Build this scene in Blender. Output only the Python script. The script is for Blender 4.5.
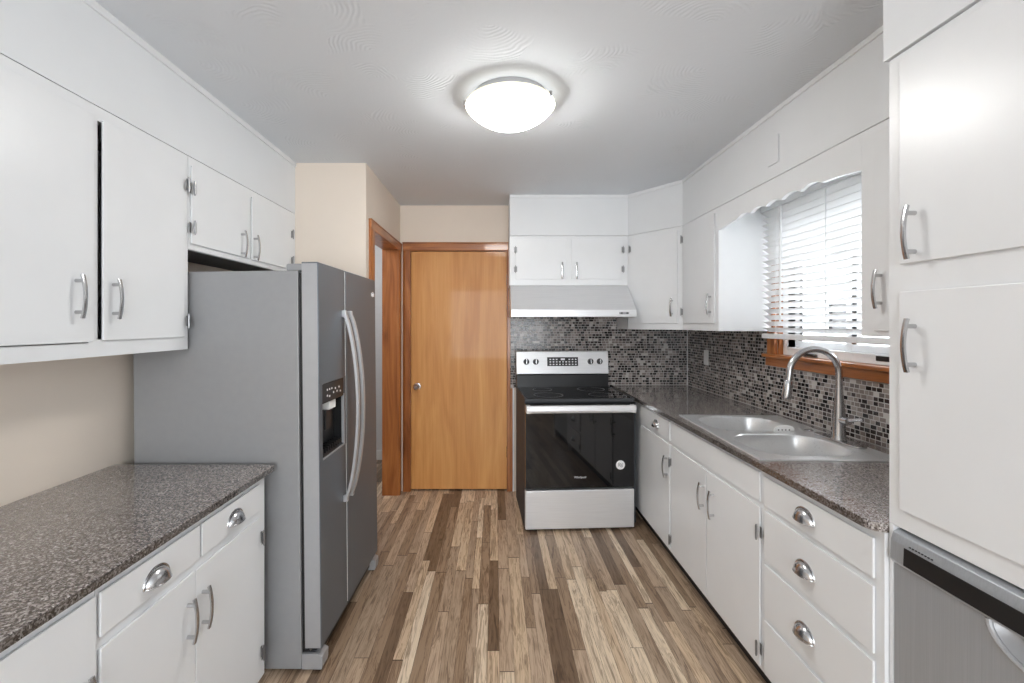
import bpy, bmesh, math, random
from mathutils import Vector, Matrix
for o in list(bpy.data.objects): bpy.data.objects.remove(o)
S = bpy.context.scene
COL = S.collection
PI = math.pi
random.seed(4)

# ------------------------------------------------------------------ camera, world, lights, exposure
cd = bpy.data.cameras.new('camera'); cam = bpy.data.objects.new('camera', cd); COL.objects.link(cam)
cam.location = (0, 0, 1.42); cam.rotation_euler = (PI/2, 0, 0)
cd.sensor_width = 36; cd.lens = 16; cd.shift_x = 0.0163; cd.shift_y = -0.0176; cd.clip_start = .02
S.camera = cam
W = bpy.data.worlds.new('overcast_sky'); S.world = W; W.use_nodes = True
bg = W.node_tree.nodes['Background']; bg.inputs[0].default_value = (.90, .955, 1, 1); bg.inputs[1].default_value = 8.0
S.view_settings.view_transform = 'Standard'; S.view_settings.look = 'None'
S.view_settings.exposure = .41; S.view_settings.gamma = 1; S.view_settings.use_curve_mapping = False
LAMP_DISH = 31

def area(name, loc, rot, sx, sy, power, color=(1, 1, 1)):
    l = bpy.data.lights.new(name, 'AREA'); l.shape = 'RECTANGLE'; l.size = sx; l.size_y = sy
    l.energy = power; l.color = color
    o = bpy.data.objects.new(name, l); COL.objects.link(o); o.location = loc; o.rotation_euler = rot
    return o
# daylight: the overcast sky comes in through an added, unseen fill window behind the camera and through the sink window
def portal(name, loc, rot, sx, sy):
    o = area(name, loc, rot, sx, sy, 1); o.data.cycles.is_portal = True
portal('added_fill_window_portal', (.05, -2.50, 1.4), (PI/2, 0, 0), 2.2, 1.6)
portal('sink_window_portal', (1.76, 2.145, 1.65), (0, PI/2, 0), .82, .97)
hl = bpy.data.lights.new('hall_fill_light', 'POINT'); hl.energy = 14; hl.shadow_soft_size = .12  # added fill light that lifts the dim hall, no fixture behind it
ho = bpy.data.objects.new('hall_fill_light', hl); COL.objects.link(ho); ho.location = (-1.55, 3.6, 2.2)

# ------------------------------------------------------------------ materials
def new_mat(name):
    m = bpy.data.materials.new(name); m.use_nodes = True
    nt = m.node_tree; b = nt.nodes['Principled BSDF']
    return m, nt, b
def N(nt, t, **kw):
    n = nt.nodes.new(t)
    for k, v in kw.items():
        if k.startswith('i_'): n.inputs[k[2:].replace('_', ' ')].default_value = v
        else: setattr(n, k, v)
    return n
def L(nt, a, b): nt.links.new(a, b)
def coords(nt):
    return N(nt, 'ShaderNodeNewGeometry').outputs['Position']
def objco(nt): return N(nt, 'ShaderNodeTexCoord').outputs['Object']
def mapping(nt, src, scale=(1, 1, 1), loc=(0, 0, 0), rot=(0, 0, 0)):
    m = N(nt, 'ShaderNodeMapping'); m.inputs['Scale'].default_value = scale; m.inputs['Location'].default_value = loc; m.inputs['Rotation'].default_value = rot
    L(nt, src, m.inputs['Vector']); return m.outputs[0]
def ramp(nt, src, stops, interp='LINEAR'):
    r = N(nt, 'ShaderNodeValToRGB'); cr = r.color_ramp; cr.interpolation = interp
    while len(cr.elements) > len(stops): cr.elements.remove(cr.elements[-1])
    while len(cr.elements) < len(stops): cr.elements.new(1)
    for e, (p, c) in zip(cr.elements, stops): e.position = p; e.color = (*c, 1) if len(c) == 3 else c
    L(nt, src, r.inputs[0]); return r.outputs[0]
def math_n(nt, op, a, b=None, c=None):
    n = N(nt, 'ShaderNodeMath', operation=op)
    for i, v in enumerate((a, b, c)):
        if v is None: continue
        if isinstance(v, (int, float)): n.inputs[i].default_value = v
        else: L(nt, v, n.inputs[i])
    return n.outputs[0]
def bump(nt, b, h, strength=.2, dist=.01):
    n = N(nt, 'ShaderNodeBump'); n.inputs['Strength'].default_value = strength; n.inputs['Distance'].default_value = dist
    L(nt, h, n.inputs['Height']); L(nt, n.outputs[0], b.inputs['Normal'])
def srgb(*c):
    return tuple(((v/255)/12.92 if v/255 <= .04045 else ((v/255+.055)/1.055)**2.4) for v in c)

def flat(name, col, rough=.5, metal=0, noise=0, spec=.5, scale=30, bumps=0):
    m, nt, b = new_mat(name)
    b.inputs['Roughness'].default_value = rough; b.inputs['Metallic'].default_value = metal
    b.inputs['Specular IOR Level'].default_value = spec
    p = objco(nt)
    n = N(nt, 'ShaderNodeTexNoise'); n.inputs['Scale'].default_value = scale; n.inputs['Detail'].default_value = 3
    L(nt, p, n.inputs['Vector'])
    k = 1 + noise
    c = ramp(nt, n.outputs[0], [(.3, tuple(max(0, x*(1-noise)) for x in col)), (.7, tuple(min(1, x*k) for x in col))])
    L(nt, c, b.inputs['Base Color'])
    if bumps: bump(nt, b, n.outputs[0], bumps, .004)
    return m
def brushed(name, col, rough=.3, axis=2, metal=1.0, amt=.08):
    m, nt, b = new_mat(name)
    b.inputs['Metallic'].default_value = metal
    sc = [420, 420, 420]; sc[axis] = 4
    n = N(nt, 'ShaderNodeTexNoise'); n.inputs['Scale'].default_value = 1; n.inputs['Detail'].default_value = 4
    L(nt, mapping(nt, objco(nt), tuple(sc)), n.inputs['Vector'])
    L(nt, ramp(nt, n.outputs[0], [(.25, tuple(x*(1-amt) for x in col)), (.75, tuple(min(1, x*(1+amt)) for x in col))]), b.inputs['Base Color'])
    L(nt, ramp(nt, n.outputs[0], [(.2, (rough*.85,)*3), (.8, (rough*1.15,)*3)]), b.inputs['Roughness'])
    return m

M = {}
M['white'] = flat('white_semigloss_paint', (.79, .80, .812), .32, noise=.012, scale=6, bumps=.05)
M['soffit'] = flat('white_satin_paint', (.765, .78, .795), .5, noise=.012, scale=5, bumps=.04)
M['plaster'] = flat('hall_plaster', (.62, .62, .63), .7, noise=.02)
M['beige'] = flat('beige_wall_paint', srgb(226, 213, 199), .6, noise=.015, scale=4, bumps=.05)
M['chrome'] = flat('satin_nickel', (.55, .55, .56), .24, 1, .03)
M['polished'] = flat('polished_nickel', (.55, .55, .56), .22, 1, .03)
M['hinge'] = flat('dull_nickel_hinge', (.26, .26, .265), .4, .9, .05)
M['black'] = flat('black_plastic', (.012, .012, .013), .35, noise=.1)
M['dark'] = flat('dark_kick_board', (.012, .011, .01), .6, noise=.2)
M['blackglass'] = flat('black_oven_glass', (.006, .006, .007), .04, noise=.05, spec=.55)
M['steel'] = brushed('brushed_stainless', (.74, .74, .75), .34, 0, .4)
M['steel_v'] = brushed('brushed_stainless_vertical', (.41, .43, .455), .36, 2, .4)
M['dark_steel'] = brushed('dark_stainless_door', (.135, .15, .17), .38, 2, .3)
M['steel_edge'] = flat('grey_door_edge', (.40, .40, .41), .4, .3, .02)
M['handle_grey'] = flat('satin_grey_handle', (.56, .56, .57), .35, .5, .02)
M['grey_side'] = flat('grey_cabinet_enamel', (.30, .30, .305), .36, .1, .02)
M['range_side'] = flat('charcoal_range_side', (.055, .057, .062), .6, 0, .03, .25)
M['sink_steel'] = brushed('sink_stainless', (.72, .72, .72), .30, 1, .66, .02)
M['vinyl'] = flat('white_vinyl', (.82, .83, .84), .35, noise=.01)
M['plastic'] = flat('white_plastic', (.85, .85, .84), .35, noise=.01)
M['underside_dark'] = flat('dark_underside_board', (.11, .105, .10), .7, noise=.15, scale=9)  # even dark grey-brown for the cabinet underside
M['mark'] = flat('silver_print', (.80, .80, .82), .4, noise=.01)
M['grey_print'] = flat('grey_print', (.30, .30, .31), .5, noise=.01)
M['pan'] = flat('dull_grey_metal_pan', (.36, .36, .365), .5, .3, .02)
m, nt, b = new_mat('window_glass'); b.inputs['Base Color'].default_value = (1, 1, 1, 1); b.inputs['Roughness'].default_value = .02
b.inputs['Transmission Weight'].default_value = 1; b.inputs['IOR'].default_value = 1.05; M['glass'] = m
m, nt, b = new_mat('blind_vinyl'); b.inputs['Base Color'].default_value = (.88, .88, .88, 1); b.inputs['Roughness'].default_value = .45
tr = N(nt, 'ShaderNodeBsdfTranslucent'); tr.inputs[0].default_value = (.9, .9, .9, 1)
mx = N(nt, 'ShaderNodeMixShader'); mx.inputs[0].default_value = .09
L(nt, b.outputs[0], mx.inputs[1]); L(nt, tr.outputs[0], mx.inputs[2]); L(nt, mx.outputs[0], nt.nodes['Material Output'].inputs[0]); M['blind'] = m
m, nt, b = new_mat('lit_frosted_glass'); b.inputs['Base Color'].default_value = (.9, .88, .8, 1); b.inputs['Roughness'].default_value = .3
b.inputs['Emission Color'].default_value = (1, .985, .955, 1); b.inputs['Emission Strength'].default_value = LAMP_DISH; M['dish'] = m
m, nt, b = new_mat('glass_rim'); b.inputs['Base Color'].default_value = (.92, .88, .70, 1); b.inputs['Roughness'].default_value = .25; b.inputs['Coat Weight'].default_value = .8; b.inputs['Coat Roughness'].default_value = .07
b.inputs['Emission Color'].default_value = (1, .93, .70, 1); b.inputs['Emission Strength'].default_value = .62; M['dishrim'] = m

# wood: grain along world/object z
def wood(name, c1, c2, c3, axis=2, rough=.3, gscale=1.0, coat=.4):
    m, nt, b = new_mat(name)
    sc = [9*gscale]*3; sc[axis] = .9*gscale
    p = mapping(nt, objco(nt), tuple(sc))
    n = N(nt, 'ShaderNodeTexNoise'); n.inputs['Scale'].default_value = 1.2; n.inputs['Detail'].default_value = 6; n.inputs['Distortion'].default_value = 1.2
    L(nt, p, n.inputs['Vector'])
    sc2 = [130*gscale]*3; sc2[axis] = 3
    n2 = N(nt, 'ShaderNodeTexNoise'); n2.inputs['Scale'].default_value = 1; n2.inputs['Detail'].default_value = 3
    L(nt, mapping(nt, objco(nt), tuple(sc2)), n2.inputs['Vector'])
    f = math_n(nt, 'ADD', math_n(nt, 'MULTIPLY', n.outputs[0], .75), math_n(nt, 'MULTIPLY', n2.outputs[0], .25))
    L(nt, ramp(nt, f, [(.34, c1), (.5, c2), (.68, c3)]), b.inputs['Base Color'])
    b.inputs['Roughness'].default_value = rough
    b.inputs['Coat Weight'].default_value = coat; b.inputs['Coat Roughness'].default_value = .07
    bump(nt, b, n2.outputs[0], .03, .002)
    return m
M['birch'] = wood('amber_birch_veneer', srgb(194, 129, 64), srgb(209, 147, 80), srgb(220, 162, 96), 2, .5, .8, .16)
M['oak'] = wood('orange_oak_trim', srgb(126, 70, 32), srgb(166, 100, 50), srgb(188, 122, 66), 2, .35, 1.6, .3)
M['oak_y'] = wood('orange_oak_sill', srgb(120, 66, 30), srgb(160, 96, 48), srgb(182, 116, 62), 1, .35, 1.6, .3)
M['oak_x'] = wood('orange_oak_head', srgb(126, 70, 32), srgb(166, 100, 50), srgb(188, 122, 66), 0, .35, 1.6, .3)

# laminate speckle, plus a darkened copy with the edge's shade painted in
for nm_, key, kk in (('speckled_laminate', 'laminate', 1.0), ('shaded_speckled_edge', 'laminate_shaded', .45)):
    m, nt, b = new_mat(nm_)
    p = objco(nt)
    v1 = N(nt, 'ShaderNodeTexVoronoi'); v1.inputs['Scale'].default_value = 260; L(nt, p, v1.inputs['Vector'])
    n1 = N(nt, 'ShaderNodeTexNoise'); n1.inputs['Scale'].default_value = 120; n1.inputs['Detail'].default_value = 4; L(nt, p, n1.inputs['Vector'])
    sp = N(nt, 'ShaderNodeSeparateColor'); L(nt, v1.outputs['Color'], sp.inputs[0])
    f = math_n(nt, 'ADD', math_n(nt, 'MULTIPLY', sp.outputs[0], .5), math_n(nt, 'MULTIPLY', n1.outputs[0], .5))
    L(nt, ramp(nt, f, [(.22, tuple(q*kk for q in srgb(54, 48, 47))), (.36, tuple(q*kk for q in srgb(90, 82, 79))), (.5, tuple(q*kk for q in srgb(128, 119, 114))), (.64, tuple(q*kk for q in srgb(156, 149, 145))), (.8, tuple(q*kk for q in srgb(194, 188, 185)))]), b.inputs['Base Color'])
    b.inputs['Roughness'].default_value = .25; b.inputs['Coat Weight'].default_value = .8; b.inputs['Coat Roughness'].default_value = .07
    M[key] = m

# mosaic backsplash: rows of little glass and stone tiles; u runs along the wall
def mosaic(name, axis):
    m, nt, b = new_mat(name)
    s = N(nt, 'ShaderNodeSeparateXYZ'); L(nt, coords(nt), s.inputs[0])
    u = s.outputs[axis]; z = s.outputs[2]
    RH = .0205
    rz = math_n(nt, 'DIVIDE', z, RH); row = math_n(nt, 'FLOOR', rz); fz = math_n(nt, 'FRACT', rz)
    wr = N(nt, 'ShaderNodeTexWhiteNoise', noise_dimensions='1D'); L(nt, row, wr.inputs['W'])
    uw = math_n(nt, 'ADD', math_n(nt, 'DIVIDE', u, .029), math_n(nt, 'MULTIPLY', wr.outputs['Value'], 37.0))
    vo = N(nt, 'ShaderNodeTexVoronoi', voronoi_dimensions='1D', feature='F1'); vo.inputs['Scale'].default_value = 1; vo.inputs['Randomness'].default_value = .75
    ve = N(nt, 'ShaderNodeTexVoronoi', voronoi_dimensions='1D', feature='DISTANCE_TO_EDGE'); ve.inputs['Scale'].default_value = 1; ve.inputs['Randomness'].default_value = .75
    L(nt, uw, vo.inputs['W']); L(nt, uw, ve.inputs['W'])
    w2 = N(nt, 'ShaderNodeTexWhiteNoise', noise_dimensions='2D')
    cb = N(nt, 'ShaderNodeCombineXYZ'); L(nt, vo.outputs['W'], cb.inputs[0]); L(nt, row, cb.inputs[1]); L(nt, cb.outputs[0], w2.inputs['Vector'])
    tile = ramp(nt, w2.outputs['Value'], [(0, srgb(26, 21, 22)), (.26, srgb(54, 45, 44)), (.42, srgb(126, 115, 110)), (.62, srgb(150, 141, 136)), (.80, srgb(102, 94, 92)), (.93, srgb(186, 180, 176))], 'CONSTANT')
    g1 = math_n(nt, 'GREATER_THAN', ve.outputs['Distance'], .06)
    g2 = math_n(nt, 'MULTIPLY', math_n(nt, 'GREATER_THAN', fz, .09), math_n(nt, 'LESS_THAN', fz, .91))
    g = math_n(nt, 'MULTIPLY', g1, g2)
    mix = N(nt, 'ShaderNodeMix', data_type='RGBA'); L(nt, g, mix.inputs[0]); mix.inputs[6].default_value = (*srgb(182, 178, 175), 1); L(nt, tile, mix.inputs[7])
    L(nt, mix.outputs[2], b.inputs['Base Color'])
    L(nt, ramp(nt, g, [(0, (.7,)*3), (1, (.16,)*3)]), b.inputs['Roughness'])
    bump(nt, b, g, .35, .001)
    return m
M['mosaic_x'] = mosaic('mosaic_tile_back', 0); M['mosaic_y'] = mosaic('mosaic_tile_side', 1)

# plank floor: random-width strips along y
m, nt, b = new_mat('multi_strip_plank_floor')
s = N(nt, 'ShaderNodeSeparateXYZ'); L(nt, coords(nt), s.inputs[0])
xs = math_n(nt, 'ADD', math_n(nt, 'DIVIDE', s.outputs[0], .052), 40.3)
vo = N(nt, 'ShaderNodeTexVoronoi', voronoi_dimensions='1D', feature='F1'); vo.inputs['Scale'].default_value = 1; vo.inputs['Randomness'].default_value = .8
ve = N(nt, 'ShaderNodeTexVoronoi', voronoi_dimensions='1D', feature='DISTANCE_TO_EDGE'); ve.inputs['Scale'].default_value = 1; ve.inputs['Randomness'].default_value = .8
L(nt, xs, vo.inputs['W']); L(nt, xs, ve.inputs['W'])
wr = N(nt, 'ShaderNodeTexWhiteNoise', noise_dimensions='1D'); L(nt, vo.outputs['W'], wr.inputs['W'])
wr2 = N(nt, 'ShaderNodeTexWhiteNoise', noise_dimensions='1D'); L(nt, math_n(nt, 'ADD', vo.outputs['W'], 91.7), wr2.inputs['W'])
ln = math_n(nt, 'ADD', math_n(nt, 'MULTIPLY', wr2.outputs[0], .75), .50)
ys = math_n(nt, 'ADD', math_n(nt, 'DIVIDE', s.outputs[1], ln), math_n(nt, 'MULTIPLY', wr.outputs[0], 23))
vy = N(nt, 'ShaderNodeTexVoronoi', voronoi_dimensions='1D', feature='F1'); vy.inputs['Scale'].default_value = 1; vy.inputs['Randomness'].default_value = .7
vye = N(nt, 'ShaderNodeTexVoronoi', voronoi_dimensions='1D', feature='DISTANCE_TO_EDGE'); vye.inputs['Scale'].default_value = 1; vye.inputs['Randomness'].default_value = .7
L(nt, ys, vy.inputs['W']); L(nt, ys, vye.inputs['W'])
w2 = N(nt, 'ShaderNodeTexWhiteNoise', noise_dimensions='2D')
cb = N(nt, 'ShaderNodeCombineXYZ'); L(nt, vo.outputs['W'], cb.inputs[0]); L(nt, vy.outputs['W'], cb.inputs[1]); L(nt, cb.outputs[0], w2.inputs['Vector'])
tone = ramp(nt, w2.outputs['Value'], [(0, srgb(122, 100, 80)), (.16, srgb(158, 134, 111)), (.34, srgb(188, 164, 140)), (.52, srgb(176, 154, 132)), (.66, srgb(208, 184, 156)), (.8, srgb(190, 167, 144)), (.9, srgb(226, 207, 182))], 'CONSTANT')
off = N(nt, 'ShaderNodeCombineXYZ'); L(nt, math_n(nt, 'MULTIPLY', w2.outputs['Value'], 50), off.inputs[0]); L(nt, math_n(nt, 'MULTIPLY', w2.outputs['Value'], 31), off.inputs[1])
add = N(nt, 'ShaderNodeVectorMath', operation='ADD'); L(nt, coords(nt), add.inputs[0]); L(nt, off.outputs[0], add.inputs[1])
g1 = N(nt, 'ShaderNodeTexNoise'); g1.inputs['Scale'].default_value = 1; g1.inputs['Detail'].default_value = 6; g1.inputs['Distortion'].default_value = 1.6
L(nt, mapping(nt, add.outputs[0], (34, 2.6, 1)), g1.inputs['Vector'])
g2 = N(nt, 'ShaderNodeTexNoise'); g2.inputs['Scale'].default_value = 1; g2.inputs['Detail'].default_value = 4
L(nt, mapping(nt, add.outputs[0], (210, 9, 1)), g2.inputs['Vector'])
rg_ = math_n(nt, 'MULTIPLY', math_n(nt, 'SINE', math_n(nt, 'MULTIPLY', g1.outputs[0], 46)), .05)
gr = math_n(nt, 'ADD', math_n(nt, 'ADD', math_n(nt, 'MULTIPLY', g1.outputs[0], .60), math_n(nt, 'MULTIPLY', g2.outputs[0], .40)), rg_)
gm = ramp(nt, gr, [(.30, (.26, .22, .19)), (.42, (.56, .51, .47)), (.51, (.90, .88, .86)), (.59, (1, 1, 1)), (.74, (1.0, .97, .94))])
mul = N(nt, 'ShaderNodeMix', data_type='RGBA', blend_type='MULTIPLY'); mul.inputs[0].default_value = .9; L(nt, tone, mul.inputs[6]); L(nt, gm, mul.inputs[7])
seam = math_n(nt, 'MULTIPLY', math_n(nt, 'GREATER_THAN', ve.outputs['Distance'], .012), math_n(nt, 'GREATER_THAN', vye.outputs['Distance'], .0025))
mx = N(nt, 'ShaderNodeMix', data_type='RGBA'); L(nt, seam, mx.inputs[0]); mx.inputs[6].default_value = (*srgb(78, 60, 48), 1); L(nt, mul.outputs[2], mx.inputs[7])
L(nt, mx.outputs[2], b.inputs['Base Color']); b.inputs['Roughness'].default_value = .38
bump(nt, b, gr, .08, .002)
M['floor'] = m

# ceiling: swirled plaster
m, nt, b = new_mat('swirl_plaster_ceiling')
b.inputs['Base Color'].default_value = (.745, .775, .81, 1); b.inputs['Roughness'].default_value = .8
p = coords(nt)
nz = N(nt, 'ShaderNodeTexNoise'); nz.inputs['Scale'].default_value = 7; L(nt, p, nz.inputs['Vector'])
dv = N(nt, 'ShaderNodeVectorMath', operation='SCALE'); L(nt, nz.outputs['Color'], dv.inputs[0]); dv.inputs['Scale'].default_value = .06
av = N(nt, 'ShaderNodeVectorMath', operation='ADD'); L(nt, p, av.inputs[0]); L(nt, dv.outputs[0], av.inputs[1])
vv = N(nt, 'ShaderNodeTexVoronoi', voronoi_dimensions='2D'); vv.inputs['Scale'].default_value = 3.4; L(nt, av.outputs[0], vv.inputs['Vector'])
sw = math_n(nt, 'SINE', math_n(nt, 'MULTIPLY', vv.outputs['Distance'], 110))
nm = N(nt, 'ShaderNodeTexNoise'); nm.inputs['Scale'].default_value = 5; nm.inputs['Detail'].default_value = 2; L(nt, p, nm.inputs['Vector'])
msk = ramp(nt, nm.outputs[0], [(.40, (0, 0, 0)), (.58, (1, 1, 1))])
n3 = N(nt, 'ShaderNodeTexNoise'); n3.inputs['Scale'].default_value = 60; n3.inputs['Detail'].default_value = 4; L(nt, p, n3.inputs['Vector'])
df = N(nt, 'ShaderNodeVectorMath', operation='SUBTRACT'); L(nt, av.outputs[0], df.inputs[0]); L(nt, vv.outputs['Position'], df.inputs[1])
sx_ = N(nt, 'ShaderNodeSeparateXYZ'); L(nt, df.outputs[0], sx_.inputs[0])
sc_ = N(nt, 'ShaderNodeSeparateColor'); L(nt, vv.outputs['Color'], sc_.inputs[0])
an = math_n(nt, 'ADD', math_n(nt, 'ARCTAN2', sx_.outputs[1], sx_.outputs[0]), math_n(nt, 'MULTIPLY', sc_.outputs[0], 6.28))
sec = ramp(nt, math_n(nt, 'SINE', an), [(.35, (0, 0, 0)), (.7, (1, 1, 1))])
sw = math_n(nt, 'MULTIPLY', sw, sec)
hh = math_n(nt, 'ADD', math_n(nt, 'MULTIPLY', sw, msk), math_n(nt, 'MULTIPLY', n3.outputs[0], .5))
bump(nt, b, hh, .25, .004)
M['ceiling'] = m
# siding outside
m, nt, b = new_mat('white_lap_siding')
s = N(nt, 'ShaderNodeSeparateXYZ'); L(nt, coords(nt), s.inputs[0])
fr = math_n(nt, 'FRACT', math_n(nt, 'DIVIDE', s.outputs[2], .14))
L(nt, ramp(nt, fr, [(0, (.45, .46, .47)), (.08, (.7, .71, .72)), (1, (.76, .77, .78))]), b.inputs['Base Color']); b.inputs['Roughness'].default_value = .6
M['siding'] = m
M['bounce_ground'] = flat('pale_bounce_ground', (.55, .55, .54), .9, noise=.1, scale=8)  # unseen ground, kept pale to bounce light up onto the blind

# ------------------------------------------------------------------ mesh builder
def frame(o, u, n):
    u = Vector(u).normalized(); n = Vector(n).normalized(); z = Vector((0, 0, 1))
    return Matrix(((u.x, n.x, z.x, o[0]), (u.y, n.y, z.y, o[1]), (u.z, n.z, z.z, o[2]), (0, 0, 0, 1)))
ID = Matrix.Identity(4)
class MB:
    def __init__(s, F=ID): s.bm = bmesh.new(); s.F = F; s.bev = False
    def _bev(s, verts, w, seg):
        es = list({e for v in verts for e in v.link_edges})
        if w: s.bev = True
        if w: bmesh.ops.bevel(s.bm, geom=es, offset=w, segments=seg, affect='EDGES', profile=.5)
    def box(s, a, b, bev=0, seg=2):
        lo = [min(i, j) for i, j in zip(a, b)]; hi = [max(i, j) for i, j in zip(a, b)]
        r = bmesh.ops.create_cube(s.bm, size=1)
        for v in r['verts']:
            c = [lo[i] + (v.co[i]+.5)*(hi[i]-lo[i]) for i in range(3)]
            v.co = c
        if bev: s._bev(r['verts'], bev, seg)
        return s
    def prism(s, pts, axis, d0, d1, bev=0):
        # pts: 2D outline in the two other axes (cyclic order), extruded along axis
        def mk(p, d):
            if axis == 0: return (d, p[0], p[1])
            if axis == 1: return (p[0], d, p[1])
            return (p[0], p[1], d)
        A = [s.bm.verts.new(mk(p, d0)) for p in pts]; B = [s.bm.verts.new(mk(p, d1)) for p in pts]
        n = len(pts)
        s.bm.faces.new(A); s.bm.faces.new(B[::-1])
        for i in range(n): s.bm.faces.new((A[i], B[i], B[(i+1) % n], A[(i+1) % n]))
        if bev: s._bev(A+B, bev, 2)
        return s
    def tube(s, pts, r, seg=12, cap=True):
        pts = [Vector(p) for p in pts]; rs = r if isinstance(r, (list, tuple)) else [r]*len(pts)
        rings = []; nrm = None
        for i, p in enumerate(pts):
            t = (pts[min(i+1, len(pts)-1)] - pts[max(i-1, 0)]).normalized()
            if nrm is None:
                a = Vector((0, 0, 1)) if abs(t.z) < .9 else Vector((1, 0, 0)); nrm = t.cross(a).normalized()
            nrm = (nrm - t*nrm.dot(t)).normalized(); bn = t.cross(nrm)
            rings.append([s.bm.verts.new(p + (nrm*math.cos(k*2*PI/seg) + bn*math.sin(k*2*PI/seg))*rs[i]) for k in range(seg)])
        for a, b in zip(rings, rings[1:]):
            for k in range(seg): s.bm.faces.new((a[k], a[(k+1) % seg], b[(k+1) % seg], b[k]))
        if cap: s.bm.faces.new(rings[0][::-1]); s.bm.faces.new(rings[-1])
        return s
    def sweep(s, pts, side, w, t):
        # rectangular bar along pts; side = width direction (constant)
        side = Vector(side).normalized(); pts = [Vector(p) for p in pts]; rings = []
        for i, p in enumerate(pts):
            tg = (pts[min(i+1, len(pts)-1)] - pts[max(i-1, 0)]).normalized(); n = tg.cross(side).normalized()
            c = .25
            prof = [(-w/2, -t/2*(1-c)), (-w/2*(1-c), -t/2), (w/2*(1-c), -t/2), (w/2, -t/2*(1-c)), (w/2, t/2*(1-c)), (w/2*(1-c), t/2), (-w/2*(1-c), t/2), (-w/2, t/2*(1-c))]
            rings.append([s.bm.verts.new(p + side*a + n*b_) for a, b_ in prof])
        for a, b in zip(rings, rings[1:]):
            for k in range(8): s.bm.faces.new((a[k], a[(k+1) % 8], b[(k+1) % 8], b[k]))
        s.bm.faces.new(rings[0][::-1]); s.bm.faces.new(rings[-1])
        return s
    def lathe(s, prof, c, axis=2, seg=48):
        # prof: (r, h) along axis through c
        rings = []
        for r, h in prof:
            ring = []
            for k in range(seg):
                a = 2*PI*k/seg; x, y = r*math.cos(a), r*math.sin(a)
                v = {2: (c[0]+x, c[1]+y, c[2]+h), 1: (c[0]+x, c[1]+h, c[2]+y), 0: (c[0]+h, c[1]+x, c[2]+y)}[axis]
                ring.append(s.bm.verts.new(v))
            rings.append(ring)
        for a, b in zip(rings, rings[1:]):
            for k in range(seg): s.bm.faces.new((a[k], a[(k+1) % seg], b[(k+1) % seg], b[k]))
        if prof[0][0] > 1e-6: s.bm.faces.new(rings[0][::-1])
        if prof[-1][0] > 1e-6: s.bm.faces.new(rings[-1])
        return s
    def grid(s, rows, closed=False):
        V = [[s.bm.verts.new(p) for p in r] for r in rows]
        for a, b in zip(V, V[1:]):
            n = len(a)
            for k in range(n if closed else n-1):
                s.bm.faces.new((a[k], a[(k+1) % n], b[(k+1) % n], b[k]))
        return V
    def build(s, name, mat, parent=None, smooth=True, recalc=True):
        bmesh.ops.remove_doubles(s.bm, verts=s.bm.verts, dist=1e-6)
        s.bm.transform(s.F)
        off = Vector((0, 0, 0)); q = parent
        while q is not None: off += Vector(q.location) if not q.get('_local') else Vector((0, 0, 0)); q = q.parent
        if any(True for _ in [0]) and off.length: s.bm.transform(Matrix.Translation(-off))
        if recalc: bmesh.ops.recalc_face_normals(s.bm, faces=s.bm.faces)
        me = bpy.data.meshes.new(name); s.bm.to_mesh(me); s.bm.free()
        if smooth:
            me.polygons.foreach_set('use_smooth', [True]*len(me.polygons))
            me.set_sharp_from_angle(angle=math.radians(32))
        me.materials.append(M[mat] if isinstance(mat, str) else mat)
        o = bpy.data.objects.new(name, me); COL.objects.link(o)
        if smooth and s.bev:   # keep the large flat faces flat beside their rounded edges
            wn = o.modifiers.new('weighted_normal', 'WEIGHTED_NORMAL'); wn.keep_sharp = True; wn.weight = 90
        if parent is not None: o.parent = parent
        return o
def thing(name, label, cat, loc, group=None, rot=None):
    o = bpy.data.objects.new(name, None); COL.objects.link(o); o.location = loc; o.empty_display_size = .05
    o['label'] = label; o['category'] = cat
    if group: o['group'] = group
    if rot: o.rotation_euler = rot; o['_local'] = 1
    return o
def tag(o, label, cat, group=None):
    o['label'] = label; o['category'] = cat
    if group: o['group'] = group
    return o
def struct(name, mb, mat, parent=None, smooth=False):
    o = mb.build(name, mat, parent, smooth)
    if parent is None: o['kind'] = 'structure'
    return o

# ------------------------------------------------------------------ measures (metres, camera at origin looking +y)
XL, XR, YB, ZC = -1.53, 1.633, 3.857, 2.42
YREAR = -2.4
YST, XST = 2.836, -.805          # stub wall beside the fridge
HR0 = .901
Z0 = 2.10                        # seam between soffit and cabinets

# ------------------------------------------------------------------ shell
struct('floor', MB().box((-3.2, YREAR-.1, -.1), (XR+.12, 5.6, 0)), 'floor')
struct('ceiling', MB().box((-3.2, YREAR-.1, ZC), (XR+.12, 5.6, ZC+.1)), 'ceiling')
struct('wall_left', MB().box((XL-.12, YREAR, 0), (XL, YST, ZC)), 'beige')
o = MB().box((XL-.12, YST, 0), (XST, YST+.10, ZC))
o.box((XST-.126, YST+.10, 0), (XST, 2.975, ZC)).box((XST-.126, 2.975, 2.045), (XST, 3.77, ZC)).box((XST-.126, 3.77, 0), (XST, YB, ZC))
struct('wall_left_far', o, 'beige')
o = MB().box((XST-.126, YB, 0), (-.735, YB+.12, ZC)).box((-.735, YB, 2.047), (.12, YB+.12, ZC)).box((.12, YB, 0), (XR+.12, YB+.12, ZC))
struct('wall_back', o, 'beige')
WY0, WY1, WZ0, WZ1 = 1.66, 2.63, 1.24, 2.06   # sink window opening
o = MB().box((XR, YREAR, 0), (XR+.12, WY0, ZC)).box((XR, WY1, 0), (XR+.12, YB, ZC)).box((XR, WY0, 0), (XR+.12, WY1, WZ0)).box((XR, WY0, WZ1), (XR+.12, WY1, ZC))
struct('wall_right', o, 'soffit')
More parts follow.
